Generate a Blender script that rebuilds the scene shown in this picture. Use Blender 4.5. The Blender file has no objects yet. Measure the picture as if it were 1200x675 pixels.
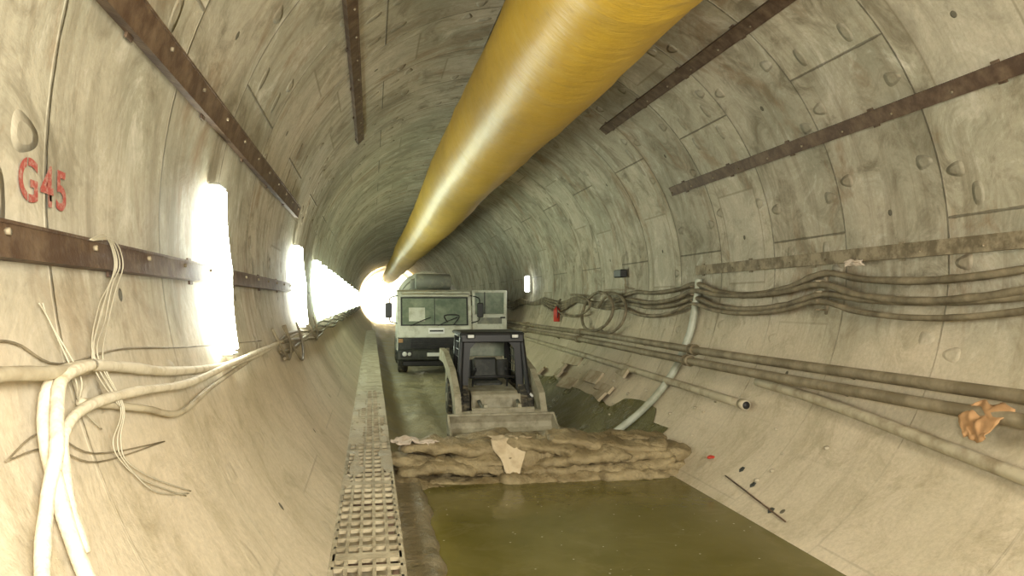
import bpy, math, random, bmesh
from mathutils import Vector, Matrix, noise, Euler
random.seed(7)
R=3.1; CX=1.95; CZ=.45
scene=bpy.context.scene
COL=scene.collection
# ------------------------------------------------------------------ helpers
def link(o,parent=None):
    COL.objects.link(o)
    if parent is not None: o.parent=parent
    return o
def empty(name,loc=(0,0,0)):
    e=bpy.data.objects.new(name,None); e.location=loc; e.empty_display_size=.2
    return link(e)
def mesh_obj(name,verts,faces,mat=None,parent=None,smooth=False,uvs=None):
    me=bpy.data.meshes.new(name); me.from_pydata([tuple(v) for v in verts],[],faces); me.update()
    if uvs is not None:
        uv=me.uv_layers.new(name='UVMap')
        for l in me.loops: uv.data[l.index].uv=uvs[l.vertex_index]
    if smooth:
        for p in me.polygons: p.use_smooth=True
    o=bpy.data.objects.new(name,me)
    if mat is not None: me.materials.append(mat)
    return link(o,parent)
class MB:
    """mesh accumulator: several shaped parts in one mesh, several materials"""
    def __init__(s): s.v=[];s.f=[];s.m=[];s.sm=[];s.mats=[]
    def mi(s,mat):
        if mat not in s.mats: s.mats.append(mat)
        return s.mats.index(mat)
    def add(s,v,f,mat,smooth=False):
        b=len(s.v); s.v+= [tuple(x) for x in v]
        i=s.mi(mat)
        for q in f:
            s.f.append([b+k for k in q]); s.m.append(i); s.sm.append(smooth)
    def box(s,c,d,mat,rot=None,bev=0.0):
        hx,hy,hz=d[0]/2,d[1]/2,d[2]/2
        M=Matrix.Identity(3)
        if rot: M=Euler(rot).to_matrix()
        b=min(bev,hx*.9,hy*.9,hz*.9)
        if b<=0:
            v=[Vector((x*hx,y*hy,z*hz)) for x in(-1,1) for y in(-1,1) for z in(-1,1)]
            f=[(0,1,3,2),(4,6,7,5),(0,4,5,1),(2,3,7,6),(0,2,6,4),(1,5,7,3)]
        else:
            v=[];idx={}
            for x in(-1,1):
                for y in(-1,1):
                    for z in(-1,1):
                        for a in range(3):
                            p=[x*(hx-b),y*(hy-b),z*(hz-b)]
                            p[a]=(x,y,z)[a]*(hx,hy,hz)[a]
                            idx[(x,y,z,a)]=len(v); v.append(Vector(p))
            f=[]
            for a in range(3):
                for sgn in(-1,1):
                    o=[k for k in range(3) if k!=a]
                    q=[]
                    for (p1,p2) in((-1,-1),(1,-1),(1,1),(-1,1)):
                        k=[0,0,0];k[a]=sgn;k[o[0]]=p1;k[o[1]]=p2
                        q.append(idx[(k[0],k[1],k[2],a)])
                    f.append(q)
            for a in range(3):
                o=[k for k in range(3) if k!=a]
                for p1 in(-1,1):
                    for p2 in(-1,1):
                        def g(sa,ax):
                            k=[0,0,0];k[a]=sa;k[o[0]]=p1;k[o[1]]=p2
                            return idx[(k[0],k[1],k[2],ax)]
                        f.append([g(-1,o[0]),g(1,o[0]),g(1,o[1]),g(-1,o[1])])
            for x in(-1,1):
                for y in(-1,1):
                    for z in(-1,1): f.append([idx[(x,y,z,0)],idx[(x,y,z,1)],idx[(x,y,z,2)]])
        C=Vector(c)
        s.add([M@p+C for p in v],f,mat)
    def prism(s,prof,axis,a0,a1,mat):
        n=len(prof)
        def P(p,a):
            return {'x':(a,p[0],p[1]),'y':(p[0],a,p[1]),'z':(p[0],p[1],a)}[axis]
        v=[P(p,a0) for p in prof]+[P(p,a1) for p in prof]
        f=[list(range(n)),list(range(2*n-1,n-1,-1))]
        for i in range(n):
            j=(i+1)%n; f.append([i,j,n+j,n+i])
        s.add(v,f,mat)
    def lathe(s,prof,origin,direction,mat,n=32,smooth=True,caps=True):
        d=Vector(direction).normalized(); u=d.orthogonal().normalized(); w=d.cross(u); O=Vector(origin)
        v=[];f=[]
        for t,r in prof:
            for i in range(n):
                a=2*math.pi*i/n
                v.append(O+d*t+(u*math.cos(a)+w*math.sin(a))*r)
        for k in range(len(prof)-1):
            for i in range(n):
                j=(i+1)%n
                f.append([k*n+i,k*n+j,(k+1)*n+j,(k+1)*n+i])
        if caps:
            f.append(list(range(n))[::-1]); f.append([(len(prof)-1)*n+i for i in range(n)])
        s.add(v,f,mat,smooth)
    def cyl(s,a,b,r,mat,n=16):
        a=Vector(a);b=Vector(b)
        s.lathe([(0,r),((b-a).length,r)],a,b-a,mat,n)
    def tube(s,pts,r,mat,n=8,sub=6,wob=0.0,closed=False):
        P=[Vector(p) for p in pts]
        Q=[]
        if len(P)>2 and sub>1:
            for i in range(len(P)-1):
                p0=P[max(i-1,0)];p1=P[i];p2=P[i+1];p3=P[min(i+2,len(P)-1)]
                for k in range(sub):
                    t=k/sub
                    Q.append(.5*((2*p1)+(p2-p0)*t+(2*p0-5*p1+4*p2-p3)*t*t+(3*p1-p0-3*p2+p3)*t**3))
            Q.append(P[-1])
        else: Q=P
        v=[];f=[]
        T=(Q[1]-Q[0]).normalized(); U=T.orthogonal().normalized()
        for i,q in enumerate(Q):
            T=(Q[min(i+1,len(Q)-1)]-Q[max(i-1,0)]).normalized()
            U=(U-T*U.dot(T)).normalized(); W=T.cross(U)
            rr=r*(1+wob*noise.noise(q*9))
            for k in range(n):
                a=2*math.pi*k/n
                rk=rr*(1+wob*.6*noise.noise(q*14+Vector((k,0,0))))
                v.append(q+(U*math.cos(a)+W*math.sin(a))*rk)
        for i in range(len(Q)-1):
            for k in range(n):
                j=(k+1)%n
                f.append([i*n+k,i*n+j,(i+1)*n+j,(i+1)*n+k])
        f.append(list(range(n))[::-1]); f.append([(len(Q)-1)*n+k for k in range(n)])
        s.add(v,f,mat,True)
    def build(s,name,parent=None):
        me=bpy.data.meshes.new(name); me.from_pydata(s.v,[],s.f)
        for m in s.mats: me.materials.append(m)
        for i,p in enumerate(me.polygons):
            p.material_index=s.m[i]; p.use_smooth=s.sm[i]
        me.update()
        bm=bmesh.new(); bm.from_mesh(me); bmesh.ops.recalc_face_normals(bm,faces=bm.faces); bm.to_mesh(me); bm.free()
        return link(bpy.data.objects.new(name,me),parent)
def wp(phi,y,off=0.0):
    a=math.radians(phi); r=R-off
    return Vector((CX+r*math.sin(a),y,CZ+r*math.cos(a)))
# ------------------------------------------------------------------ materials
class NT:
    def __init__(s,name):
        s.mat=bpy.data.materials.new(name); s.mat.use_nodes=True
        s.t=s.mat.node_tree; s.b=s.t.nodes['Principled BSDF']; s.out=s.t.nodes['Material Output']
    def n(s,typ): return s.t.nodes.new(typ)
    def plug(s,sock,val):
        if isinstance(val,bpy.types.NodeSocket): s.t.links.new(val,sock)
        else:
            if isinstance(val,(tuple,list)) and len(val)==3 and sock.type=='RGBA': val=(*val,1)
            sock.default_value=val
    def m(s,op,a,b=0.0,c=0.0,clamp=False):
        k=s.n('ShaderNodeMath'); k.operation=op; k.use_clamp=clamp
        s.plug(k.inputs[0],a); s.plug(k.inputs[1],b); s.plug(k.inputs[2],c)
        return k.outputs[0]
    def mix(s,f,a,b,mode='MIX'):
        k=s.n('ShaderNodeMix'); k.data_type='RGBA'; k.blend_type=mode
        s.plug(k.inputs[0],f); s.plug(k.inputs[6],a); s.plug(k.inputs[7],b)
        return k.outputs[2]
    def noise(s,scale,detail=4,rough=.6,vec=None,dist=0):
        k=s.n('ShaderNodeTexNoise'); k.inputs['Scale'].default_value=scale; k.inputs['Detail'].default_value=detail
        k.inputs['Roughness'].default_value=rough; k.inputs['Distortion'].default_value=dist
        if vec is not None: s.t.links.new(vec,k.inputs['Vector'])
        return k.outputs[0]
    def obj(s):
        return s.n('ShaderNodeTexCoord').outputs['Object']
    def mapping(s,vec,scale=(1,1,1),rot=(0,0,0)):
        k=s.n('ShaderNodeMapping'); k.inputs['Scale'].default_value=scale; k.inputs['Rotation'].default_value=rot
        s.t.links.new(vec,k.inputs['Vector']); return k.outputs[0]
    def ramp(s,v,lo,hi):
        return s.m('DIVIDE',s.m('SUBTRACT',v,lo),hi-lo,clamp=True)
    def bump(s,h,dist=.02,st=1.0):
        k=s.n('ShaderNodeBump'); k.inputs['Distance'].default_value=dist; k.inputs['Strength'].default_value=st
        s.plug(k.inputs['Height'],h); s.t.links.new(k.outputs[0],s.b.inputs['Normal'])
def simple(name,col,rough=.6,metal=0,col2=None,scale=8,lo=.4,hi=.65,bump=0,spec=.4):
    t=NT(name); v=t.obj()
    if col2 is not None:
        f=t.ramp(t.noise(scale,4,.65,v),lo,hi)
        t.plug(t.b.inputs['Base Color'],t.mix(f,col,col2))
    else:
        f=t.noise(scale,3,.6,v)
        c2=tuple(min(1,c*.8) for c in col)
        t.plug(t.b.inputs['Base Color'],t.mix(f,col,c2))
    t.b.inputs['Roughness'].default_value=rough; t.b.inputs['Metallic'].default_value=metal
    t.b.inputs['Specular IOR Level'].default_value=spec
    if bump: t.bump(t.noise(scale*4,3,.6,v),bump)
    return t.mat
def concrete(name):
    t=NT(name); v=t.obj()
    uv=t.n('ShaderNodeTexCoord').outputs['UV']
    sp=t.n('ShaderNodeSeparateXYZ'); t.t.links.new(uv,sp.inputs[0]); u,w=sp.outputs[0],sp.outputs[1]
    M=t.m
    r=M('DIVIDE',w,1.5); ring=M('FLOOR',r); fr=M('SUBTRACT',r,ring)
    dring=M('MULTIPLY',M('MINIMUM',fr,M('SUBTRACT',1.0,fr)),1.5)
    par=M('MULTIPLY',M('FRACT',M('MULTIPLY',ring,.5)),.92)
    SL=R*math.pi/3
    s=M('ADD',M('ADD',M('DIVIDE',u,SL),par),20.13); si=M('FLOOR',s); fs=M('SUBTRACT',s,si)
    dseg=M('MULTIPLY',M('MINIMUM',fs,M('SUBTRACT',1.0,fs)),SL)
    wob=M('MULTIPLY',M('SUBTRACT',t.noise(9,2,.6,v),.5),.016)
    line1=M('MULTIPLY',M('SUBTRACT',1.0,t.ramp(M('ADD',dring,wob),.004,.018)),.85)
    line2=M('SUBTRACT',1.0,t.ramp(M('ADD',dseg,wob),.003,.014))
    line=M('MAXIMUM',line1,line2)
    def rnd(a,b,c):
        cmb=t.n('ShaderNodeCombineXYZ'); t.plug(cmb.inputs[0],a); t.plug(cmb.inputs[1],b); t.plug(cmb.inputs[2],c)
        k=t.n('ShaderNodeTexWhiteNoise'); k.noise_dimensions='3D'; t.t.links.new(cmb.outputs[0],k.inputs['Vector']); return k.outputs['Value']
    cell=rnd(si,ring,0.0)
    q=M('MULTIPLY',fs,4.0); qi=M('FLOOR',q); qf=M('SUBTRACT',q,qi)
    du=M('MULTIPLY',M('SUBTRACT',qf,.5),SL/4); dv=M('SUBTRACT',dring,.17)
    tw=M('ADD',.035,M('MULTIPLY',t.ramp(dv,-.11,.11),.05))
    e=M('ADD',M('POWER',M('ABSOLUTE',M('DIVIDE',du,tw)),2.6),M('POWER',M('ABSOLUTE',M('DIVIDE',dv,.10)),2.6))
    side=M('GREATER_THAN',fr,.5)
    rk=rnd(M('ADD',qi,M('MULTIPLY',si,7.0)),ring,side)
    keep=M('GREATER_THAN',rk,.5)
    pk=M('MULTIPLY',M('SUBTRACT',1.0,t.ramp(e,.25,1.1)),keep)
    dv2=M('MULTIPLY',M('SUBTRACT',M('FRACT',M('MULTIPLY',fr,2.0)),.5),.75); du2=M('SUBTRACT',dseg,.17)
    e2=M('ADD',M('POWER',M('ABSOLUTE',M('DIVIDE',du2,.10)),2.6),M('POWER',M('ABSOLUTE',M('DIVIDE',dv2,.062)),2.6))
    pk2=M('MULTIPLY',M('SUBTRACT',1.0,t.ramp(e2,.25,1.1)),M('GREATER_THAN',cell,.35))
    pk=M('MAXIMUM',pk,pk2)
    cu=M('MULTIPLY',M('SUBTRACT',fs,.5),SL); cv=M('MULTIPLY',M('SUBTRACT',fr,.5),1.5)
    rr=M('SQRT',M('ADD',M('MULTIPLY',cu,cu),M('MULTIPLY',cv,cv)))
    hole=M('SUBTRACT',1.0,t.ramp(rr,.024,.032))
    au=M('ABSOLUTE',cu); av=M('ABSOLUTE',cv)
    bd=M('MAXIMUM',M('DIVIDE',au,.62),M('DIVIDE',av,.5))
    rect=M('SUBTRACT',1.0,t.ramp(M('ABSOLUTE',M('SUBTRACT',bd,1.0)),.01,.03))
    rectin=M('LESS_THAN',bd,1.0)
    rsel=M('GREATER_THAN',cell,.66)
    rect=M('MULTIPLY',rect,rsel); rectin=M('MULTIPLY',rectin,rsel)
    ph=M('DIVIDE',M('ABSOLUTE',u),R)
    low=t.ramp(M('ADD',ph,M('MULTIPLY',M('SUBTRACT',t.noise(.9,3,.6,v),.5),.35)),math.radians(96),math.radians(110))
    inv=M('SUBTRACT',1.0,M('MULTIPLY',low,.85))
    big=t.noise(.6,4,.65,v); med=t.noise(1.9,6,.72,v,.8); fine=t.noise(26,3,.7,v)
    base=t.mix(t.ramp(big,.40,.60),(.50,.45,.345),(.355,.335,.25))
    base=t.mix(M('MULTIPLY',t.ramp(med,.50,.66),.9),base,(.20,.175,.12))
    base=t.mix(M('MULTIPLY',t.ramp(med,.45,.32),.75),base,(.64,.605,.50))
    streak=t.noise(1.1,5,.7,t.mapping(v,(.5,6,.5)))
    base=t.mix(M('MULTIPLY',t.ramp(streak,.50,.70),.65),base,(.215,.18,.12))
    rust=t.ramp(t.noise(.8,5,.7,t.mapping(v,(1,1.6,1)),.8),.54,.68)
    base=t.mix(M('MULTIPLY',M('MULTIPLY',rust,.7),inv),base,(.25,.16,.085))
    base=t.mix(M('MULTIPLY',M('MULTIPLY',rectin,.30),inv),base,(.56,.52,.42))
    val=M('ADD',.88,M('MULTIPLY',cell,.22))
    hs=t.n('ShaderNodeHueSaturation'); t.t.links.new(base,hs.inputs['Color']); t.t.links.new(val,hs.inputs['Value'])
    base=hs.outputs[0]
    mud=t.mix(t.ramp(big,.35,.65),(.66,.565,.42),(.53,.455,.32))
    mud=t.mix(M('MULTIPLY',t.ramp(med,.52,.7),.6),mud,(.36,.30,.185))
    mud=t.mix(M('MULTIPLY',t.ramp(streak,.52,.7),.35),mud,(.38,.31,.2))
    base=t.mix(M('MULTIPLY',low,.88),base,mud)
    base=t.mix(M('MULTIPLY',M('MULTIPLY',line,.68),M('SUBTRACT',1.0,M('MULTIPLY',low,.7))),base,(.10,.09,.065))
    base=t.mix(M('MULTIPLY',M('MULTIPLY',pk,M('MULTIPLY',M('GREATER_THAN',rk,.86),.6)),inv),base,(.60,.56,.46))
    base=t.mix(M('MULTIPLY',M('MULTIPLY',pk,.35),inv),base,(.22,.195,.14))
    base=t.mix(M('MULTIPLY',M('MULTIPLY',rect,.55),inv),base,(.2,.17,.11))
    base=t.mix(M('MULTIPLY',hole,.8),base,(.05,.045,.03))
    base=t.mix(M('MULTIPLY',t.ramp(fine,.35,.7),.24),base,(.17,.15,.10))
    t.plug(t.b.inputs['Base Color'],base)
    t.b.inputs['Roughness'].default_value=.72; t.b.inputs['Specular IOR Level'].default_value=.22
    h=M('ADD',M('MULTIPLY',med,.40),M('MULTIPLY',fine,.08))
    h=M('SUBTRACT',h,M('MULTIPLY',M('MULTIPLY',pk,inv),1.1))
    h=M('SUBTRACT',h,M('MULTIPLY',M('MULTIPLY',line,inv),.5)); h=M('SUBTRACT',h,M('MULTIPLY',hole,1.0))
    t.bump(h,.03,.8)
    return t.mat
M_conc=concrete('segment_concrete')
M_rust=simple('rusty_steel',(.075,.042,.024),.6,.2,(.17,.115,.07),6,.42,.7,.004)
M_muddy_steel=simple('muddy_steel',(.14,.11,.065),.7,.1,(.30,.25,.165),5,.42,.6,.006)
M_cable=simple('mud_covered_cable',(.11,.088,.052),.7,0,(.27,.225,.145),3.5,.36,.66,.006)
M_pale=simple('pale_mud_cable',(.60,.54,.41),.75,0,(.38,.32,.20),9,.5,.75,.006)
M_thin=simple('thin_wire',(.42,.38,.28),.6)
M_greypipe=simple('dusty_pipe',(.45,.395,.28),.7,0,(.26,.21,.13),4,.45,.7,.004)
M_black=simple('black_paint',(.018,.018,.018),.45)
M_rubber=simple('tyre_rubber',(.04,.037,.03),.8,0,(.20,.17,.11),7,.45,.7,.01)
M_cab=simple('dirty_white_paint',(.54,.54,.46),.45,0,(.35,.34,.255),4,.48,.72)
M_beige=simple('dusty_beige_paint',(.37,.335,.24),.65,0,(.22,.195,.125),5,.42,.68,.003)
M_glass=simple('windscreen_glass',(.13,.16,.12),.15,0,(.25,.28,.21),2.5,.4,.7,0,.6)
M_dark=simple('dark_interior',(.03,.032,.028),.6,0,(.07,.07,.055),5,.45,.7)
M_grey=simple('grey_drum',(.17,.175,.145),.6,0,(.29,.28,.21),3,.45,.65,.004)
M_white=simple('white_plate',(.8,.8,.78),.5)
M_red=simple('red_paint',(.5,.05,.03),.45)
M_lens=simple('headlamp_lens',(.75,.75,.7),.15)
M_orange=simple('orange_net',(.42,.24,.11),.8)
M_wood=simple('muddy_timber',(.34,.27,.17),.8,0,(.48,.41,.29),5,.4,.6,.008)
M_cloth=simple('sack_cloth',(.50,.41,.27),.9,0,(.36,.28,.17),4,.45,.65,.006)
M_pink=simple('pale_sheet',(.58,.49,.40),.8,0,(.42,.34,.25),5,.5,.7,.005)
M_hose=simple('translucent_hose',(.40,.42,.34),.4,0,(.27,.275,.2),3,.4,.65)
M_litter=simple('grey_litter',(.40,.35,.25),.8)
def mudmat(name,c1,c2,c3,rough,bs=4):
    t=NT(name); v=t.obj()
    a=t.ramp(t.noise(1.2,5,.65,v,.4),.38,.62); b=t.ramp(t.noise(5,5,.7,v),.48,.68)
    c=t.mix(t.m('MULTIPLY',b,.7),t.mix(a,c1,c2),c3)
    t.plug(t.b.inputs['Base Color'],c)
    t.plug(t.b.inputs['Roughness'],t.m('ADD',rough,t.m('MULTIPLY',a,.35)))
    t.bump(t.m('ADD',t.noise(bs,5,.7,v),t.m('MULTIPLY',t.noise(22,3,.7,v),.3)),.045,.9)
    return t.mat
M_mud=mudmat('wet_mud',(.17,.15,.075),(.34,.30,.18),(.23,.20,.11),.35)
M_dam=mudmat('dam_mud',(.20,.15,.072),(.33,.265,.145),(.10,.07,.028),.5,9)
M_bank=mudmat('bank_mud',(.16,.13,.068),(.25,.205,.12),(.11,.09,.045),.4)
M_cake=mudmat('caked_mud',(.36,.305,.205),(.44,.375,.26),(.29,.24,.15),.6)
def watermat():
    t=NT('muddy_water_surface'); v=t.obj()
    a=t.ramp(t.noise(.7,4,.6,v,.5),.35,.65)
    c=t.mix(a,(.110,.094,.020),(.155,.134,.040))
    foam=t.ramp(t.noise(1.4,5,.75,v,1.0),.54,.74)
    c=t.mix(t.m('MULTIPLY',foam,.30),c,(.25,.215,.105))
    vo=t.n('ShaderNodeTexVoronoi'); vo.inputs['Scale'].default_value=9; t.t.links.new(v,vo.inputs['Vector'])
    dot=t.m('LESS_THAN',vo.outputs['Distance'],.085)
    sp=t.n('ShaderNodeSeparateColor'); t.t.links.new(vo.outputs['Color'],sp.inputs[0])
    dot=t.m('MULTIPLY',dot,t.m('GREATER_THAN',sp.outputs[0],.62))
    c=t.mix(t.m('MULTIPLY',dot,.7),c,(.5,.47,.32))
    t.plug(t.b.inputs['Base Color'],c)
    t.b.inputs['Roughness'].default_value=.16; t.b.inputs['Specular IOR Level'].default_value=.2
    t.bump(t.noise(6,3,.5,v),.01,.35)
    return t.mat
M_water=watermat()
def ductmat():
    t=NT('yellow_vinyl_duct'); v=t.obj()
    a=t.noise(1.6,5,.65,t.mapping(v,(1,.35,1),(.5,0,.3)))
    c=t.mix(t.ramp(a,.35,.65),(.58,.375,.04),(.45,.28,.025))
    st=t.ramp(t.noise(2.2,5,.75,t.mapping(v,(1,3,1),(.6,.2,0))),.50,.75)
    c=t.mix(t.m('MULTIPLY',st,.28),c,(.66,.50,.16))
    d=t.ramp(t.noise(9,4,.7,v),.58,.72)
    c=t.mix(t.m('MULTIPLY',d,.35),c,(.28,.165,.02))
    t.plug(t.b.inputs['Base Color'],c)
    t.b.inputs['Roughness'].default_value=.46; t.b.inputs['Specular IOR Level'].default_value=.5
    t.bump(t.noise(3,4,.6,t.mapping(v,(1,2.5,1),(.5,.3,0))),.03,.5)
    return t.mat
M_duct=ductmat()
def lampmat(name,col,s):
    t=NT(name); t.b.inputs['Base Color'].default_value=(.9,.9,.85,1)
    v=t.obj(); f=t.noise(12,2,.5,v)
    t.plug(t.b.inputs['Emission Color'],t.mix(t.m('MULTIPLY',f,.2),(*col,1),(1,1,1,1)))
    t.b.inputs['Emission Strength'].default_value=s
    return t.mat
M_lamp=lampmat('lamp_diffuser',(.95,1,.86),38)
M_lampf=lampmat('lamp_diffuser_green',(.84,1,.76),27)
M_lamp2=lampmat('lamp_diffuser_small',(.95,1,.92),12)
M_alu=simple('lamp_housing',(.45,.45,.42),.4,.6)
# ------------------------------------------------------------------ tunnel lining
Y0,Y1=-7.5,90.0
rng=random.Random(3); OFFS={q:rng.uniform(-.002,.002) for q in range(-12,80)}
def lining(name,p0,p1,gd):
    n=int((p1-p0)/2); V=[];F=[];U=[]
    def strip(ya,ra,yb,rb):
        b=len(V)
        for (yy,r) in((ya,ra),(yb,rb)):
            for i in range(n+1):
                ph=p0+(p1-p0)*i/n; a=math.radians(ph)
                V.append((CX+r*math.sin(a),yy,CZ+r*math.cos(a))); U.append((a*R,yy))
        for i in range(n): F.append([b+i,b+i+1,b+n+1+i+1,b+n+1+i])
    k=round(Y0/1.5)
    while k*1.5<Y1:
        yy=k*1.5; r=R+OFFS[k]*(gd>.01); rn=R+OFFS[k+1]*(gd>.01)
        strip(yy+.006,r,yy+1.494,r)
        strip(yy+1.494,r,yy+1.497,R+gd); strip(yy+1.497,R+gd,yy+1.503,R+gd); strip(yy+1.503,R+gd,yy+1.506,rn)
        k+=1
    return mesh_obj(name,V,F,M_conc,None,True,U)
lining('ceiling',-50,50,.02); lining('wall_right',50,124,.02); lining('wall_left',-124,-50,.0008); lining('floor_invert_right',124,180,.0008); lining('floor_invert_left',-180,-124,.0008)
V=[tuple(wp(a*6,Y1)) for a in range(60)]
mesh_obj('wall_back',V,[list(range(60))],M_white)
# ------------------------------------------------------------------ steel beams
def beam(phi,y0,y1,h=.13,mat=M_rust):
    b=MB(); a=math.radians(phi)
    t=Vector((math.cos(a),0,-math.sin(a)))
    nrm=Vector((-math.sin(a),0,-math.cos(a)))
    def bar(c_t,c_n,dt,dn):
        V=[]
        for yy in(y0,y1):
            for (st,sn) in((-1,-1),(1,-1),(1,1),(-1,1)):
                V.append(wp(phi,yy)+t*(c_t+st*dt/2)+nrm*(c_n+sn*dn/2))
        b.add(V,[(0,1,2,3),(7,6,5,4),(0,4,5,1),(1,5,6,2),(2,6,7,3),(3,7,4,0)],mat)
    bar(0,.050,h,.012)
    bar(-h/2,.030,.012,.060); bar(h/2,.030,.012,.060)
    yy=y0+.3
    while yy<y1:
        p=wp(phi,yy)+nrm*.056
        b.cyl(p+t*.02,p+t*.02+nrm*.014,.012,M_muddy_steel,6)
        yy+=.75
    yy=y0+.6
    while yy<y1:
        V=[]
        for (st,sy) in((-1,-1),(1,-1),(1,1),(-1,1)):
            V.append(wp(phi,yy)+t*(st*(h/2+.03))+nrm*.012+Vector((0,sy*.04,0)))
        V+= [v+nrm*.012 for v in V]
        b.add(V,[(0,1,2,3),(7,6,5,4),(0,4,5,1),(1,5,6,2),(2,6,7,3),(3,7,4,0)],mat)
        yy+=1.5
    b.build('steel_beam')
beam(-75.0,0,11.1,.145); beam(-44.2,1.5,12.9,.12); beam(38,1.0,12.4,.14); beam(64.8,0,11.6,.13)
beam(89.4,0,11.3,.13,M_muddy_steel); beam(-94.9,0,11.0,.105)
# ------------------------------------------------------------------ ventilation duct
b=MB()
N=56; V=[];F=[]
yy=-4.0; prof=[]
while yy<85:
    prof.append(yy); yy+=.12 if yy<16 else .5
for j,yy in enumerate(prof):
    sag=.05*math.sin(yy*.55)+.03*math.sin(yy*1.3+1)
    cx=1.78+.03*math.sin(yy*.3); cz=2.55-.12*min(max((yy-6)/14,0),1)+sag*.35
    seam=.012*math.exp(-((yy%2.0-1.0)/.05)**2)
    for i in range(N):
        a=2*math.pi*i/N
        r=.645+seam+.007*noise.noise(Vector((math.cos(a)*2.2,yy*1.6,math.sin(a)*2.2)))+.004*noise.noise(Vector((math.cos(a)*6,yy*5+a,math.sin(a)*6)))
        V.append((cx+r*math.cos(a),yy,cz+r*math.sin(a)))
for j in range(len(prof)-1):
    for i in range(N):
        k=(i+1)%N; F.append([j*N+i,j*N+k,(j+1)*N+k,(j+1)*N+i])
b.add(V,F,M_duct,True)
b.build('ventilation_duct')
for k in range(10):
    hb=MB(); yy=1.0+k*6
    hb.tube([(1.80,yy,CZ+R-.012),(1.80,yy,3.22)],.012,M_rust,6)
    hb.box((1.8,yy,CZ+R-.02),(.12,.12,.02),M_rust)
    hb.build('duct_hanger')
# ------------------------------------------------------------------ wall lamps (left)
lampys=[5.75,11.65,15.8,18.0,20.2,22.4,25,28,32,37,43,51,60,70]  # extra lamps added past the second, spaced close so their glare merges
for k,yy in enumerate(lampys):
    b=MB()
    pts0,pts1=-83.5,-105.3
    n=14; V=[];F=[]
    wd=.26; lm=M_lamp if k<2 else M_lampf
    for i in range(n+1):
        ph=pts0+(pts1-pts0)*i/n
        th=(.15 if k==0 else .20)*(1-.35*abs(i/n-.5)*2)
        for (sy,o) in((-1,.03),(-.8,th),(.8,th),(1,.03)):
            V.append(wp(ph,yy+sy*wd/2,o))
    for i in range(n):
        for k2 in range(4):
            j=(k2+1)%4
            F.append([i*4+k2,i*4+j,(i+1)*4+j,(i+1)*4+k2])
    F.append([0,1,2,3]);F.append([n*4+3,n*4+2,n*4+1,n*4])
    b.add(V,F,lm,True)
    for ph in (pts0+.4,pts1-.4):
        b.box(wp(ph,yy,.05),(.08,.24,.02),M_alu,None,.006)
    b.build('wall_lamp')
b=MB()
b.box(wp(88,24.0,.16),(.14,.16,.5),M_lamp2,None,.03); b.box(wp(88,24.05,.07),(.1,.22,.56),M_alu,None,.02); b.build('wall_lamp')
b=MB(); b.box(wp(88,14.8,.12),(.14,.45,.16),M_black,None,.02); b.tube([wp(89,14.6,.1),wp(93,14.6,.05),wp(94,14.2,.04)],.015,M_cable); b.build('junction_box')
# ------------------------------------------------------------------ stencil marking
def stencil():
    cu=bpy.data.curves.new('tmp','FONT'); cu.body='G45'; cu.size=1; cu.offset=.022; cu.space_character=1.12
    o=bpy.data.objects.new('tmp',cu); COL.objects.link(o)
    dg=bpy.context.evaluated_depsgraph_get(); me=bpy.data.meshes.new_from_object(o.evaluated_get(dg))
    bpy.data.objects.remove(o)
    bm=bmesh.new(); bm.from_mesh(me)
    xs=[v.co.x for v in bm.verts]; ys_=[v.co.y for v in bm.verts]
    x0,x1,z0,z1=min(xs),max(xs),min(ys_),max(ys_)
    W=x1-x0
    gaps=[x0+W*.17]
    for g in gaps:
        for s in(-1,1):
            bmesh.ops.bisect_plane(bm,geom=bm.verts[:]+bm.edges[:]+bm.faces[:],plane_co=(g+s*.020,0,0),plane_no=(1,0,0))
    bmesh.ops.bisect_plane(bm,geom=bm.verts[:]+bm.edges[:]+bm.faces[:],plane_co=(0,z0+(z1-z0)*.5,0),plane_no=(0,1,0))
    kill=[f for f in bm.faces if any(abs(f.calc_center_median().x-g)<.019 for g in gaps)]
    bmesh.ops.delete(bm,geom=kill,context='FACES')
    t=NT('red_stencil_paint'); v=t.obj()
    f=t.ramp(t.noise(60,4,.7,v),.46,.68)
    t.plug(t.b.inputs['Base Color'],t.mix(t.m('MULTIPLY',f,.65),(.30,.055,.04),(.42,.32,.25)))
    t.b.inputs['Roughness'].default_value=.8
    for v in bm.verts:
        yy=2.77+(v.co.x-x0)/W*.40; z=.336+(v.co.y-z0)/(z1-z0)*.152
        ph=-90-math.degrees(math.asin((CZ-z)/R))
        v.co=wp(ph,yy,.008)
    me2=bpy.data.meshes.new('stencil_marking'); bm.to_mesh(me2); bm.free(); me2.materials.append(t.mat)
    link(bpy.data.objects.new('stencil_marking',me2))
stencil()
# ------------------------------------------------------------------ left cables
def wtube(name,pts,r,mat,off=None,wob=.15):
    b=MB(); off=r+.012 if off is None else off
    b.tube([wp(p[0],p[1],(p[2] if len(p)>2 else off)) for p in pts],r,mat,10,6,wob)
    return b.build(name)
wtube('power_cable',[(-107,11.5),(-107.6,9.6),(-107.1,8.78),(-107.3,6.70,.07),(-106.7,5.32,.05),(-105.3,4.15,.05),(-103.7,3.4,.06),(-103.0,2.95,.08),(-103.3,2.65,.09),(-105.6,2.54,.07),(-109,2.51,.06),(-112.5,2.49,.05),(-117,2.48,.045),(-125,2.45,.04)],.023,M_pale)
wtube('power_cable',[(-107,8.78,.05),(-106.8,5.8,.10),(-106.9,4.3,.09),(-105.8,3.4,.08),(-105.6,2.9,.07),(-106.6,2.68,.06),(-108.5,2.62,.05),(-111,2.58,.04),(-113.5,2.56,.035)],.020,M_pale)
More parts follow.
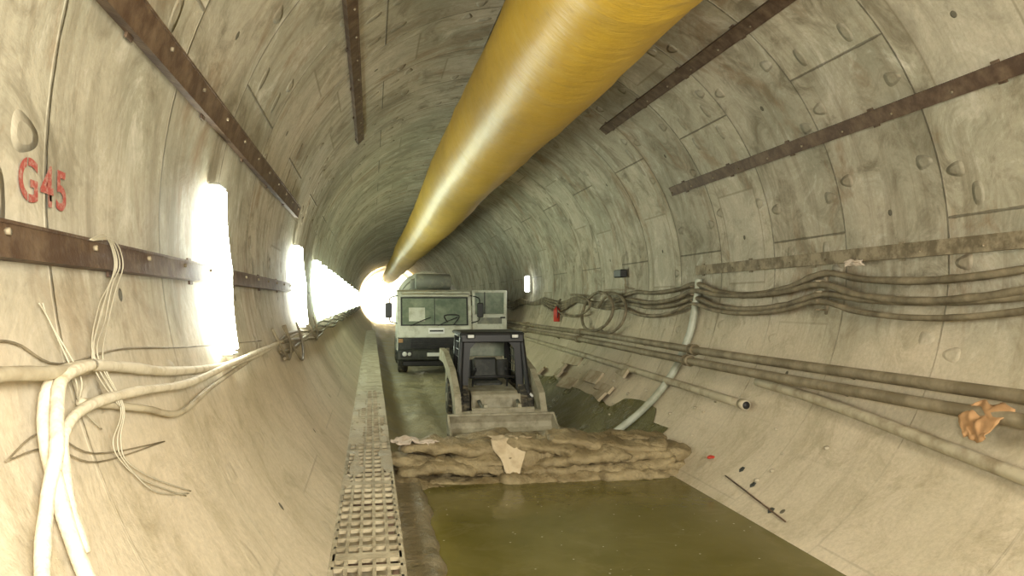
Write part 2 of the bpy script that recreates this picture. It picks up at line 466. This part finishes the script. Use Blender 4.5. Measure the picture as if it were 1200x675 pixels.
wtube('power_cable',[(-103.0,2.9,.12),(-103.6,2.6,.12),(-107.3,2.46,.11),(-109.6,2.37,.08),(-113.5,2.2,.06),(-118,2.1,.05),(-125,2.0,.04)],.021,M_pale)
wtube('power_cable',[(-107.5,6.8,.04),(-108.4,4.93,.05),(-109.2,4.07,.05),(-107.5,3.55,.06),(-106.2,3.2,.05),(-105.2,2.9,.05)],.015,M_greypipe)
wtube('power_cable',[(-100.4,1.2),(-100.6,2.3),(-100.8,2.6),(-102.5,2.9),(-102.3,3.6),(-103.5,4.82),(-105.5,7.6)],.004,M_cable)
wtube('power_cable',[(-102.4,.6,.09),(-102.4,1.5,.09),(-102.4,2.2,.10),(-102.9,2.55,.11),(-103.2,2.9,.10)],.022,M_greypipe)
b=MB()
for k in range(5):
    o=.12*random.uniform(-1,1)
    j=lambda:random.uniform(-.6,.6)
    P=[(-94.0,3.25+o*.3,.07),(-93.6+j()*.3,3.48+o,.08),(-95.5,3.6+o,.07),(-97.5+j(),3.5+o,.06),(-99.5+j(),3.38+o,.05),(-102.5+j(),3.19+o,.06),(-106.5,3.25+o*.4,.07),(-108.5+j(),3.2+o,.04),(-110.3,3.2+o*.5,.03),(-113+j(),3.4+o,.03),(-115.7,3.81+o,.02)]
    if k>2: P=P[:7]
    b.tube([wp(*p) for p in P],.003,M_thin,5,6)
for k in range(2):
    b.tube([wp(*p) for p in [(-98.5,2.82+.03*k,.02),(-99.8,2.86,.03),(-103.6,2.83+.05*k,.08),(-105.4,2.92,.04),(-107.5,3.1,.02)]],.003,M_thin,5)
    b.tube([wp(*p) for p in [(-106.9,2.36,.02),(-107.2+k,2.63,.03),(-109.4+k*.6,2.97,.02),(-110.8,3.78,.015)]],.003,M_cable,5)
b.build('tangled_wire')
for k in range(4):
    P=[]; yy=8.5
    while yy<70:
        P.append((-106.8-k*1.0-.7*math.sin(yy*1.1+k*1.7),yy,.05)); yy+=1.1
    wtube('power_cable',P,.020,M_cable)
b=MB()
for (y0,w,dp) in((8.2,1.2,7),(9.2,1.6,9),(12.5,1.4,7)):
    b.tube([wp(-104,y0,.06),wp(-104-dp*.6,y0+w*.15,.08),wp(-104-dp,y0+w*.5,.06),wp(-104-dp*.6,y0+w*.85,.08),wp(-104,y0+w,.06)],.016,M_cable,6)
b.build('hanging_cable_loop')
# ------------------------------------------------------------------ right cables
zs=[(.31,.27),(.19,.16),(.08,.05),(.0,-.04)]
stations=[-2.4,1.0,4.4,7.8,11.2,14.7]
for k,(za,zb) in enumerate(zs):
    P=[]
    for i in range(len(stations)-1):
        y0,y1=stations[i],stations[i+1]
        z0=za+(zb-za)*(y0-7.8)/3.4; z1=za+(zb-za)*(y1-7.8)/3.4
        sg=[.10,.17,.14,.20][(k+i)%4]
        for q in range(5):
            s=q/5; z=z0+(z1-z0)*s-sg*4*s*(1-s)
            off=.08+.03*(k%2)
            x=CX+math.sqrt((R-off)**2-(z-CZ)**2); P.append((x,y0+(y1-y0)*s,z))
    yy=14.7
    while yy<75:
        z=.1-.05*k-.14*abs(math.sin((yy-14.7)*math.pi/3.5))-.03*k*math.sin(yy)
        x=CX+math.sqrt((R-.08)**2-(z-CZ)**2); P.append((x,yy,z)); yy+=.9
    b=MB(); b.tube(P,.036 if k<3 else .030,M_cable,10,5,.25); b.build('armoured_cable')
def arc_loop(y0,z0,ry,rz,r,turns=1.0,ph=0):
    b=MB(); P=[]
    for q in range(int(14*turns)+1):
        a=2*math.pi*q/14+ph; z=z0+rz*math.cos(a); yy=y0+ry*math.sin(a)
        x=CX+math.sqrt((R-.15-.004*q)**2-(z-CZ)**2); P.append((x,yy,z))
    b.tube(P,r,M_cable,8,4,.2); b.build('hanging_cable_loop')
arc_loop(16.0,-.22,1.15,.42,.034,1.0,0); arc_loop(15.0,-.25,.9,.40,.030,.85,2.6); arc_loop(18.2,-.1,1.6,.26,.026,.9,1)
for yy in stations[1:]:
    b=MB()
    xw=CX+R-.03
    b.box((xw-.02,yy,.10),(.03,.05,.50),M_muddy_steel,None,.006)
    for z in(.27,.15,.05,-.05):
        b.box((xw-.09,yy,z-.045),(.14,.04,.018),M_muddy_steel,None,.004)
    b.build('cable_bracket')
# ------------------------------------------------------------------ right pipes
def pipe(name,pts,r,mat,coup=None,open_end=False):
    b=MB(); P=[wp(p[0],p[1],p[2] if len(p)>2 else r+.03) for p in pts]
    b.tube(P,r,mat,14,6,.05)
    if coup:
        for i in range(0,len(P)-1,2):
            d=(P[i+1]-P[i]); m=P[i]+d*.5; dn=d.normalized()
            b.cyl(m-dn*.06,m+dn*.06,r*1.3,mat,14)
            b.cyl(m-dn*.08,m-dn*.062,r*1.5,mat,14); b.cyl(m+dn*.062,m+dn*.08,r*1.5,mat,14)
    if open_end:
        d=(P[1]-P[0]).normalized()
        b.lathe([(-.012,r*1.12),(.12,r*1.12)],P[0],d,mat,16)
        b.cyl(P[0]-d*.016,P[0]-d*.013,r*.85,M_black,16)  # black disc stands in for the shaded bore of the pipe
    return b.build(name)
M_pipe=simple('muddy_steel_pipe',(.17,.135,.08),.65,.1,(.34,.285,.19),3,.40,.7,.004)
ys0=[-3,0,3,6,9,12,15,18,21,24,30,36,44]
pipe('steel_pipe',[(113.4-.25*math.sin(y*.5),y,.22) for y in ys0],.055,M_pipe,True)
pipe('steel_pipe',[(116.8-.3*math.sin(y*.4+1),y,.22) for y in ys0],.055,M_pipe,True)
pipe('steel_pipe',[(133,-1,.07),(129,1.8,.07),(123.6,4.65,.07),(119.5,7.2,.09),(118.3,8.6,.10)],.055,M_greypipe)
pipe('steel_pipe',[(124.4,8.6,.09),(123,13,.08),(121.4,20,.08),(120.9,24,.08)],.055,M_greypipe,False,True)
pipe('timber_pole',[(141,8.02,.02),(143.8,6.56,.02)],.008,M_rust)
for yy in range(1,40,6):
    b=MB()
    for ph in(113.4,116.8): b.tube([wp(ph,yy,.0),wp(ph,yy,.17)],.014,M_muddy_steel,6,3)
    b.build('pipe_support')
pipe('drain_hose',[(92,11.15,.07),(96,11.15,.07),(100,11.17,.075),(107,11.15,.07),(113,11.17,.07),(118,11.15,.07),(126,11.2,.07),(135,11.3,.07),(144,11.4,.07),(150,11.5,.07)],.056,M_hose)
b=MB(); p=wp(105.5,19.6,.16)
b.lathe([(0,.07),(.01,.085),(.30,.085),(.35,.06),(.37,.03),(.40,.03)],p-Vector((0,0,.2)),(0,0,1),M_red,20)
b.box(p+Vector((0,-.03,.22)),(.03,.12,.02),M_black,None,.004); b.tube([p+Vector((0,-.03,.2)),p+Vector((0,-.12,.12)),p+Vector((0,-.1,-.1))],.012,M_black); b.box(p+Vector((.09,0,0)),(.03,.14,.05),M_black)
b.build('fire_extinguisher')
def rag(name,sx,sy,mat,axis,seed,amp=.05):
    n=18;V=[];F=[]
    for i in range(n+1):
        for j in range(n+1):
            a=(i/n-.5);d=(j/n-.5)
            e=1+.45*noise.noise(Vector((a*3+seed,d*3,0)))
            x=a*sx*e;y=d*sy*(1+.45*noise.noise(Vector((a*3,d*3+seed,5))))
            h=amp*noise.noise(Vector((a*4,d*4,seed)))+amp*.35*noise.noise(Vector((a*9,d*9,seed+4)))
            V.append(axis(x,y,h))
    for i in range(n):
        for j in range(n): F.append([i*(n+1)+j,(i+1)*(n+1)+j,(i+1)*(n+1)+j+1,i*(n+1)+j+1])
    o=mesh_obj(name,V,F,mat,None,True); m=o.modifiers.new('s','SOLIDIFY'); m.thickness=.006
    return o
# small scrap of orange netting draped over the lower pipe
rag('orange_netting',.30,.34,M_orange,lambda x,y,h:wp(118.3-y*17,5.0+x*(1.0+y*2.0),.285-abs(y)*.25+h*.5),2,.06)
rag('rag',.35,.12,M_pink,lambda x,y,h:(Vector((4.93+h*.5,7.2+x,.40+y*.5+h*.4))),3)
# ------------------------------------------------------------------ walkway
WZ=-1.72
M_walk=simple('muddy_grating_steel',(.40,.345,.235),.75,.0,(.24,.20,.125),5,.42,.64,.006,.2)
b=MB()
xl,xr=-.27,.23
y0,y1=-1.0,46.0
for x in (xl+.02,xr-.02): b.box((x,(y0+y1)/2,WZ-.045),(.04,y1-y0,.10),M_walk,None,.004)
nb=5
for i in range(1,nb):
    x=xl+.02+(xr-xl-.04)*i/nb
    b.box((x,(y0+15)/2,WZ-.01),(.024,15-y0,.028),M_walk)
yy=y0; k=0
while yy<15:
    w=.045 if k%10 else .14
    b.box(((xl+xr)/2,yy,WZ-.008),(xr-xl-.04,w,.026),M_walk); yy+=.21; k+=1
b.box(((xl+xr)/2,30.5,WZ-.008),(xr-xl-.04,31,.024),M_walk)
yy=y0+.5
while yy<y1:
    b.box((0.0,yy,WZ-.11),(.46,.05,.06),M_rust)
    zb=-2.1
    b.box((.18,yy,(WZ-.1+zb)/2),(.05,.05,(WZ-.1-zb)),M_rust)
    yy+=1.5
b.build('metal_walkway')
b=MB()
for k in range(70):
    yy=random.uniform(7.0,20); x=random.choice([xl+.05,xr-.06,xl+.12])+random.uniform(-.02,.03); rx=random.uniform(.03,.08); ry=random.uniform(.1,.5)
    V=[];n=14
    for i in range(n):
        a=2*math.pi*i/n; e=1+.5*noise.noise(Vector((math.cos(a)*2+k,math.sin(a)*2,0)))
        V.append((min(max(x+rx*e*math.cos(a),xl),xr),yy+ry*e*math.sin(a),WZ+.006))
    V.append((x,yy,WZ+.009))
    b.add(V,[[i,(i+1)%n,n] for i in range(n)],M_cake,True)
b.build('caked_mud')
# ------------------------------------------------------------------ water, mud floor, bank
def chord(z): return math.sqrt(R*R-(z-CZ)**2)
wz=-2.14; h=chord(wz)
mesh_obj('muddy_water',[(CX-h-.03,-7,wz),(CX+h+.03,-7,wz),(CX+h+.03,9.35,wz),(CX-h-.03,9.35,wz)],[(0,1,2,3)],M_water)
V=[];F=[]; nx=40; ys=[9.3+.16*i for i in range(80)]+[22.1+.8*i for i in range(80)]
for yy in ys:
    for i in range(nx+1):
        u=i/nx; x=.05+u*(3.85-.05)
        zc=CZ-math.sqrt(R*R-(x-CX)**2)
        rut=-.05*math.exp(-((x-1.35)/.18)**2)-.05*math.exp(-((x-2.75)/.18)**2)
        z=-2.27+rut+.05*noise.noise(Vector((x*1.5,yy*.9,0)))+.03*noise.noise(Vector((x*5,yy*4,2)))
        if x<.6: z+= (.6-x)*.5
        V.append((x,yy,max(z,zc-.03) if x>.6 else z))
for j in range(len(ys)-1):
    for i in range(nx): F.append([j*(nx+1)+i,j*(nx+1)+i+1,(j+1)*(nx+1)+i+1,(j+1)*(nx+1)+i])
mesh_obj('mud_floor',V,F,M_mud,None,True)
V=[];F=[];nx=18; ys=[-6+.12*i for i in range(130)]
for yy in ys:
    for i in range(nx+1):
        u=i/nx; x=-.02+u*.86
        edge=.60+.07*noise.noise(Vector((0,yy*.8,3)))+.04*noise.noise(Vector((0,yy*3,5)))
        s=max(0,min(1,(x-edge)/.14+.5)); z=-2.06+.04*noise.noise(Vector((x*3,yy*2,7)))-.20*s*s*(3-2*s)
        V.append((x,yy,z))
for j in range(len(ys)-1):
    for i in range(nx): F.append([j*(nx+1)+i,j*(nx+1)+i+1,(j+1)*(nx+1)+i+1,(j+1)*(nx+1)+i])
mesh_obj('mud_bank',V,F,M_bank,None,True)
b=MB()
V=[];F=[]
n=30
for i in range(n+1):
    yy=10.2+i*.28
    wv=.16*noise.noise(Vector((yy*.9,0,0)))
    for j,ph in enumerate([136,139.5,143,146,149,152]):
        V.append(wp(ph+(wv*16-(4 if .8<yy-10.2<2.4 else 0) if j==0 else 0),yy,.012))
for i in range(n):
    for j in range(5): F.append([i*6+j,i*6+j+1,(i+1)*6+j+1,(i+1)*6+j])
M_wet=mudmat('wet_algae',(.085,.08,.022),(.13,.12,.042),(.16,.145,.065),.15)
b.add(V,F,M_wet,True); b.build('wet_slime_patch')
# ------------------------------------------------------------------ sandbag dam
def bag(b,c,L,W,H,yaw,seed,mat,roll=0,crump=1.0):
    nu,nv=30,20; V=[];F=[]
    for i in range(nu+1):
        t=-1+2*i/nu
        e=(1-abs(t)**3.5)**(1/2.2) if abs(t)<1 else 0
        for j in range(nv):
            a=2*math.pi*j/nv; ca,sa=math.cos(a),math.sin(a)
            y=math.copysign(abs(ca)**.75,ca)*W/2*(.25+.75*e); z=math.copysign(abs(sa)**.85,sa)*H/2*(.15+.85*e)
            p=Vector((t*L/2,y,z))
            nn=noise.noise(Vector((p.x*5+seed*3,p.y*6,p.z*14)))*.06+abs(noise.noise(Vector((p.x*9+seed,p.y*12,p.z*34))))*.05+noise.noise(Vector((p.x*22+seed,p.y*12,p.z*20)))*.014
            p+=Vector((0,ca,sa))*nn*crump*min(1,H/.15)
            p.z+=.035*math.sin(t*2+seed)*min(1,L)
            p=Matrix.Rotation(yaw,3,'Z')@Matrix.Rotation(roll,3,'Y')@p
            V.append(Vector(c)+p)
    for i in range(nu):
        for j in range(nv):
            k=(j+1)%nv; F.append([i*nv+j,(i+1)*nv+j,(i+1)*nv+k,i*nv+k])
    F.append(list(range(nv))[::-1]); F.append([nu*nv+j for j in range(nv)])
    b.add(V,F,mat,True)
b=MB(); sd=0
for row in range(6):
    z=-2.32+row*.098
    hh=chord(z) ; xa=.22 if row<5 else .30; xb=CX+hh+.05
    if row>=4: xb-=.25*(row-3)
    for lay in range(2):
        x=xa+random.uniform(0,.25)
        while x<xb-.1:
            L=random.uniform(.55,1.5)
            if x+L>xb+.1: L=max(.35,xb+.05-x)
            yb=8.98+row*.085+lay*.42+.08*math.sin(x*2)
            big_=row<5 and random.random()<.35
            bag(b,(x+L/2,yb+random.uniform(-.07,.07),z+random.uniform(-.045,.035)),L*1.25,.5,.22 if big_ else .15,random.uniform(-.18,.18),sd,M_dam,random.uniform(-.11,.11)); sd+=1
            x+=L*.82
b.build('sandbag_dam')
rag('cloth_sack',.36,.55,M_pink,lambda x,y,h:(Vector((.55+x*1.4,9.45+y*.8,-1.70+h))),8,.08)
rag('cloth_sack',.40,.9,M_cloth,lambda x,y,h:(Vector((1.68+x*(1+y*.9),9.26+y*.5,-1.675+h*.5-max(0,-y-.02)*.8))),5,.07)
# ------------------------------------------------------------------ debris
b=MB()
for k in range(9):
    ph=random.uniform(123,137); yy=random.uniform(13.2,18.5)
    b.box(wp(ph,yy,.05),(random.uniform(.12,.3),random.uniform(.6,1.4),.05),M_wood,(random.uniform(-.04,.04),-math.radians(180-ph),random.uniform(-.3,.3)),.006)
b.build('timber_debris')
b=MB()
for k in range(26):
    ph=random.uniform(124,142); yy=random.uniform(6,20); s=random.uniform(.015,.035)
    bag(b,wp(ph,yy,.008),s*2,s*1.6,s,random.uniform(0,3),k,M_litter)
b.build('concrete_rubble')
b=MB(); bag(b,(1.62,5.25,-2.12),.09,.07,.05,.3,2,M_pink); bag(b,(1.68,5.22,-2.11),.05,.04,.03,.9,4,M_red); b.build('floating_litter')
b=MB(); bag(b,wp(138.5,8.6,.02),.1,.06,.03,.3,2,M_red); b.build('litter_scrap')
b=MB()
for (ph,yy) in((140,7.5),(143,6.9),(138,7.9)):
    b.lathe([(0,.045),(.006,.04)],wp(ph,yy,.0),wp(ph,yy,1)-wp(ph,yy,0),M_dark,5)
b.build('lifting_socket')
# ------------------------------------------------------------------ skid steer loader
def tyre(b,c,r,w,rim,lug=True):
    x,y,z=c
    b.lathe([(-w/2,r*.62),(-w/2,r*.88),(-w*.38,r*.97),(0,r),(w*.38,r*.97),(w/2,r*.88),(w/2,r*.62)],c,(1,0,0),M_rubber,32)
    b.lathe([(-w*.52,r*.12),(-w*.52,r*.25),(-w*.30,r*.32),(-w*.30,r*.52),(-w*.51,r*.62),(w*.51,r*.62),(w*.30,r*.52),(w*.30,r*.32),(w*.52,r*.25),(w*.52,r*.12)],c,(1,0,0),rim,24)
    if lug:
        for k in range(20):
            a=2*math.pi*k/20
            for s in(-1,1):
                aa=a+s*.08
                b.box((x+s*w*.22,y+math.sin(aa)*r*1.0,z+math.cos(aa)*r*1.0),(w*.46,.035*r/.36,.05*r/.36),M_rubber,(-aa,0,s*.35))
SX=2.26; SF=-2.30
sk=empty('skid_steer_loader',(SX,15,SF))
def child(b,name,par):
    o=b.build(name); o.parent=par; o.matrix_parent_inverse=Matrix.Translation(-Vector(par.location)); return o
for i,(sx,yy) in enumerate([(-1,14.35),(1,14.35),(-1,15.75),(1,15.75)]):
    b=MB(); tyre(b,(SX+sx*.60,yy,SF+.34),.36,.27,M_beige); child(b,'wheel_%d'%(i+1),sk)
b=MB()
b.prism([(13.95,SF+.22),(16.4,SF+.22),(16.75,SF+.5),(16.75,SF+1.05),(16.5,SF+1.2),(15.9,SF+1.22),(15.7,SF+.72),(14.2,SF+.62),(13.95,SF+.5)],'x',SX-.44,SX+.44,M_beige)
b.box((SX,13.93,SF+.42),(.92,.08,.36),M_beige,None,.02)
b.box((SX,13.88,SF+.44),(.6,.03,.20),M_beige,None,.01)
child(b,'chassis',sk)
b=MB()
cw=.64; cf=14.35; cb=15.75; zb=SF+.55; zt=SF+1.70
for s in(-1,1):
    b.tube([(SX+s*(cw-.00),cf-.25,zb),(SX+s*(cw-.02),cf-.05,zb+.45),(SX+s*(cw-.07),cf+.1,zt-.06)],.05,M_black,8,4)
    b.tube([(SX+s*(cw-.06),cb,zb),(SX+s*(cw-.1),cb-.05,zt-.08)],.045,M_black,8,1)
    b.tube([(SX+s*(cw-.09),cf+.1,zt-.06),(SX+s*(cw-.1),cb-.05,zt-.08)],.04,M_black,8,1)
    for q in range(9):
        yy=cf+.15+q*.14
        b.tube([(SX+s*(cw-.07),yy,zb+.1),(SX+s*(cw-.1),yy,zt-.1)],.009,M_black,5,1)
    for q in range(6):
        zz=zb+.2+q*.15
        b.tube([(SX+s*(cw-.07),cf+.05,zz),(SX+s*(cw-.09),cb-.05,zz)],.009,M_black,5,1)
b.box((SX,(cf+cb)/2+.05,zt-.02),(2*cw-.04,1.45,.07),M_black,None,.03)
b.box((SX,cf+.04,zt-.10),(2*cw-.08,.08,.16),M_black,None,.02)
for s in(-1,1):
    b.prism([(SX+s*(cw-.02),zb+.05),(SX+s*(cw-.17),zb+.05),(SX+s*(cw-.20),zb+.55),(SX+s*(cw-.22),zt-.30),(SX+s*(cw-.32),zt-.18),(SX+s*(cw-.32),zt-.10),(SX+s*(cw-.08),zt-.10)],'y',cf+.05,cf+.09,M_black)
    b.box((SX+s*(cw-.22),cf-.02,zt-.06),(.16,.08,.09),M_black,None,.02)
    b.box((SX+s*(cw-.22),cf-.065,zt-.06),(.12,.02,.06),M_lens,None,.008)
b.box((SX,cb-.05,zb+.3),(2*cw-.2,.05,.5),M_dark,None,.01)
b.box((SX,cb-.05,zt-.33),(2*cw-.36,.02,.40),M_glass,None,.005)
for s in(-1,1): b.box((SX+s*(cw-.14),cb-.05,zt-.33),(.10,.05,.5),M_black,None,.01)
b.box((SX,cb-.05,zt-.10),(2*cw-.2,.05,.08),M_black,None,.01)
child(b,'cab',sk)
b=MB()
b.box((SX,15.1,zb+.12),(.55,.5,.14),M_dark,None,.04); b.box((SX,15.36,zb+.38),(.50,.14,.48),M_dark,(-.15,0,0),.05)
for s in(-1,1):
    b.tube([(SX+s*.34,14.75,zb),(SX+s*.33,14.65,zb+.3),(SX+s*.30,14.6,zb+.42)],.018,M_black,6,3)
    b.lathe([(0,.03),(.08,.025)],(SX+s*.30,14.6,zb+.40),(0,-.1,1),M_black,10)
b.tube([(SX-.42,14.35,zb+.32),(SX,14.25,zb+.34),(SX+.42,14.35,zb+.32)],.025,M_black,6,4)
b.box((SX,14.25,zb-.02),(.85,.3,.05),M_dark,(.15,0,0),.01)
child(b,'seat_and_controls',sk)
b=MB()
for s in(-1,1):
    x=SX+s*.76
    b.prism([(16.6,SF+1.05),(16.5,SF+1.3),(15.6,SF+1.28),(14.3,SF+1.02),(13.5,SF+.66),(13.15,SF+.15),(13.35,SF+.05),(13.72,SF+.42),(14.45,SF+.82),(15.7,SF+1.05)],'x',x-.055,x+.055,M_beige)
    b.cyl((x-s*.09,16.2,SF+.8),(x-s*.09,14.5,SF+.62),.04,M_grey,12)
    b.cyl((x-s*.09,14.5,SF+.62),(x-s*.09,13.9,SF+.55),.022,M_lens,10)
    b.prism([(16.3,SF+.55),(16.7,SF+.55),(16.7,SF+1.25),(16.45,SF+1.3)],'x',x-s*.12-.03,x-s*.12+.03,M_beige)
    b.cyl((SX+s*.35,13.7,SF+.5),(SX+s*.32,13.2,SF+.34),.035,M_grey,10)
b.box((SX,13.42,SF+.30),(1.45,.14,.14),M_beige,None,.02)
child(b,'loader_arms',sk)
b=MB()
b.box((SX,13.18,SF+.26),(1.1,.06,.40),M_beige,(.2,0,0),.01)
for s in(-.3,.3): b.prism([(13.1,SF+.1),(13.35,SF+.1),(13.35,SF+.5),(13.2,SF+.5)],'x',SX+s-.03,SX+s+.03,M_beige)
bx0,bx1=1.27,3.13
pr=[(12.15,SF+.04),(13.0,SF+.03),(13.12,SF+.10),(13.16,SF+.22),(13.08,SF+.36),(13.03,SF+.36),(13.10,SF+.22),(13.06,SF+.13),(12.98,SF+.07),(12.15,SF+.06)]
b.prism(pr,'x',bx0,bx1,M_beige)
for x in(bx0,bx1-.03):
    b.prism([(12.18,SF+.04),(13.0,SF+.03),(13.14,SF+.14),(13.1,SF+.36),(12.98,SF+.36),(12.75,SF+.22)],'x',x,x+.03,M_beige)
b.box(((bx0+bx1)/2,13.03,SF+.36),(bx1-bx0,.08,.04),M_beige,None,.01)
b.box(((bx0+bx1)/2,12.17,SF+.05),(bx1-bx0,.12,.03),M_muddy_steel,None,.005)
child(b,'bucket',sk)
# ------------------------------------------------------------------ concrete mixer truck
TX=1.95; TY=24.0; TF=-2.30
tk=empty('concrete_mixer_truck',(TX,TY,TF))
for i,(x,yy) in enumerate([(TX-.95,25.0),(TX+.95,25.0),(TX-.9,28.6),(TX+.9,28.6),(TX-.9,29.8),(TX+.9,29.8)]):
    b=MB(); tyre(b,(x,yy,TF+.50),.50,.30,M_grey,False); child(b,'wheel_%d'%(i+1),tk)
b=MB()
W=1.15
prof=[(24.0,-1.15),(23.97,-.78),(24.18,.12),(24.30,.30),(24.5,.36),(25.8,.36),(25.85,-1.55),(25.55,-1.6),(25.45,-1.35),(25.2,-1.18),(24.8,-1.18),(24.5,-1.35),(24.4,-1.6),(24.0,-1.6)]
b.prism(prof,'x',TX-W,TX+W,M_cab)
def slab(x0,x1,z0,z1,out,mat,th=.02):
    def yz(z): return 23.97+(z+.78)*(.21/.90)
    V=[]
    for o in(0,th):
        for x,z in((x0,z0),(x1,z0),(x1,z1),(x0,z1)): V.append((x,yz(z)-out-o,z))
    b.add(V,[(0,1,2,3),(7,6,5,4),(0,4,5,1),(1,5,6,2),(2,6,7,3),(3,7,4,0)],mat)
slab(TX-1.05,TX+1.05,-.76,.13,.0,M_black)
slab(TX-1.0,TX+1.0,-.72,.09,.02,M_glass,.01)
slab(TX-.01,TX+.01,-.72,.09,.03,M_black,.005)
slab(TX-.8,TX-.3,-.62,-.2,.032,M_cab,.003)
b.tube([(TX+.45,23.99,-.72),(TX+.3,23.97,-.45),(TX+.75,23.97,-.45),(TX+.6,23.95,-.72)],.02,M_black,6,4)
b.box((TX,24.03,.20),(2.1,.22,.05),M_cab,(.25,0,0),.015)
for s in(-.75,.1):
    b.tube([(TX+s,23.93,-.76),(TX+s+.30,23.95,-.62),(TX+s+.62,23.97,-.5)],.014,M_black,5,2)
b.box((TX,23.96,-.96),(2.24,.05,.34),M_cab,None,.015)
b.box((TX+.05,23.925,-.92),(.5,.02,.18),M_white,None,.004)
b.box((TX+.05,23.912,-.92),(.42,.01,.05),M_dark)
for k in range(6): b.box((TX,23.93,-1.16-k*.055),(1.5,.05,.03),M_black,None,.005)
b.box((TX,23.985,-1.30),(2.26,.05,.38),M_dark,None,.01)
child(b,'cab',tk)
b=MB()
b.box((TX,23.9,-1.66),(2.36,.26,.34),M_dark,None,.05)
b.box((TX,23.76,-1.66),(1.0,.02,.14),M_dark,None,.01)
b.box((TX+.0,23.745,-1.64),(.5,.012,.11),M_white,None,.003)
for s in(-1,1):
    b.box((TX+s*.88,23.765,-1.62),(.36,.03,.20),M_black,None,.02)
    b.lathe([(0,.075),(.03,.07),(.04,.03)],(TX+s*.94,23.76,-1.62),(0,-1,0),M_lens,20); b.lathe([(0,.06),(.03,.055)],(TX+s*.79,23.76,-1.62),(0,-1,0),M_lens,20)
    b.box((TX+s*1.05,23.95,-1.22),(.14,.04,.12),M_orange,None,.01)
b.box((TX,24.0,-1.92),(2.0,.2,.18),M_black,None,.03)
child(b,'bumper',tk)
b=MB()
for s in(-1,1):
    b.tube([(TX+s*1.12,24.25,.18),(TX+s*1.38,23.95,.1),(TX+s*1.40,23.9,-.1)],.018,M_black,6,3)
    b.tube([(TX+s*1.12,24.2,-.7),(TX+s*1.36,23.95,-.62),(TX+s*1.40,23.9,-.5)],.018,M_black,6,3)
    b.box((TX+s*1.42,23.9,-.28),(.2,.06,.46),M_black,None,.03)
child(b,'mirrors',tk)
b=MB()
dx0=TX+1.19; dw=1.12
def dbox(c,d,mat,bev=.01):
    b.box((dx0+c[0],24.15+c[1],c[2]),d,mat,(0,0,0),bev)
dbox((dw/2,0,-.78),(dw,.06,.74),M_cab,.03)
dbox((dw/2,-.035,-.62),(dw*.7,.01,.20),M_grey,.003)
dbox((dw/2,-.037,-.98),(dw*.6,.012,.14),M_dark,.003)
dbox((.05,0,-.06),(.09,.06,.76),M_cab,.02); dbox((dw-.05,0,-.06),(.10,.06,.76),M_cab,.02)
dbox((dw/2,0,.31),(dw,.06,.08),M_cab,.02)
dbox((dw/2,0,-.05),(dw-.16,.02,.70),M_glass,.004)
dbox((.40,-.01,-.05),(.03,.04,.70),M_black,.004)
dbox((dw-.14,-.05,-.52),(.16,.04,.05),M_black,.01)
child(b,'open_door',tk)
b=MB()
for s in(-1,1): b.box((TX+s*.4,28.0,-1.45),(.12,6.6,.26),M_rust,None,.01)
for s in(-1,1):
    b.prism([(24.3,-1.75),(24.45,-1.35),(25.5,-1.30),(25.65,-1.75),(25.72,-1.75),(25.6,-1.2),(24.4,-1.2),(24.22,-1.75)],'x',TX+s*.95-.2,TX+s*.95+.2,M_black)
b.box((TX,26.1,-1.0),(1.6,.3,.8),M_grey,None,.04)
child(b,'chassis',tk)
b=MB()
b.lathe([(0,.35),(.15,.75),(.7,1.0),(1.5,1.12),(2.4,1.05),(3.4,.75),(3.9,.5),(4.0,.55),(4.05,.5)],(TX+.1,26.5,-.35),(0,1,.13),M_grey,40)
for k in range(3):
    t=.75+k*.9
    b.lathe([(t,1.0),(t,1.15),(t+.06,1.15),(t+.06,1.0)],(TX+.1,26.5,-.35),(0,1,.13),M_cab,40)
b.box((TX,26.35,-.2),(1.3,.12,1.9),M_grey,None,.04)
b.lathe([(-.6,.20),(-.55,.26),(.55,.26),(.6,.20)],(TX+.1,26.0,.66),(1,0,0),M_grey,24)
b.box((TX+.1,26.2,.92),(.9,.12,.06),M_cab,None,.02)
child(b,'mixer_drum',tk)
# ------------------------------------------------------------------ lights
def area(name,loc,target,size,power,col,sy=None):
    l=bpy.data.lights.new(name,'AREA'); l.shape='RECTANGLE'; l.size=size; l.size_y=sy or size; l.energy=power; l.color=col
    o=bpy.data.objects.new(name,l); o.location=loc
    d=Vector(target)-Vector(loc); o.rotation_euler=d.to_track_quat('-Z','Y').to_euler(); return link(o)
area('camera_flash',(.12,-.25,.25),(1.8,8,.1),.25,120,(1,.95,.83))
area('behind_camera_fill',(2.6,-4.5,1.2),(2.4,10,.0),1.6,950,(1,.95,.82))  # added fill behind the camera, not a lamp of the tunnel
area('end_wall_fill',(CX,78,1.6),(CX,90,.4),2.0,4500,(1,1,.88))  # added light aimed at the end wall to brighten the far end
w=bpy.data.worlds.new('World'); scene.world=w; w.use_nodes=True
w.node_tree.nodes['Background'].inputs[0].default_value=(1,.98,.84,1); w.node_tree.nodes['Background'].inputs[1].default_value=.5
# ------------------------------------------------------------------ camera
cam=bpy.data.cameras.new('camera'); co=bpy.data.objects.new('camera',cam); link(co)
cam.sensor_width=36; cam.lens=27.0; cam.clip_start=.05; cam.clip_end=300
yaw=math.atan(165/900); pit=math.atan(15.5/900)
co.location=(0,0,0); co.rotation_euler=(math.pi/2+pit,0,-yaw)
scene.camera=co
scene.view_settings.view_transform='Standard'
scene.view_settings.look='None'
scene.view_settings.exposure=0.42
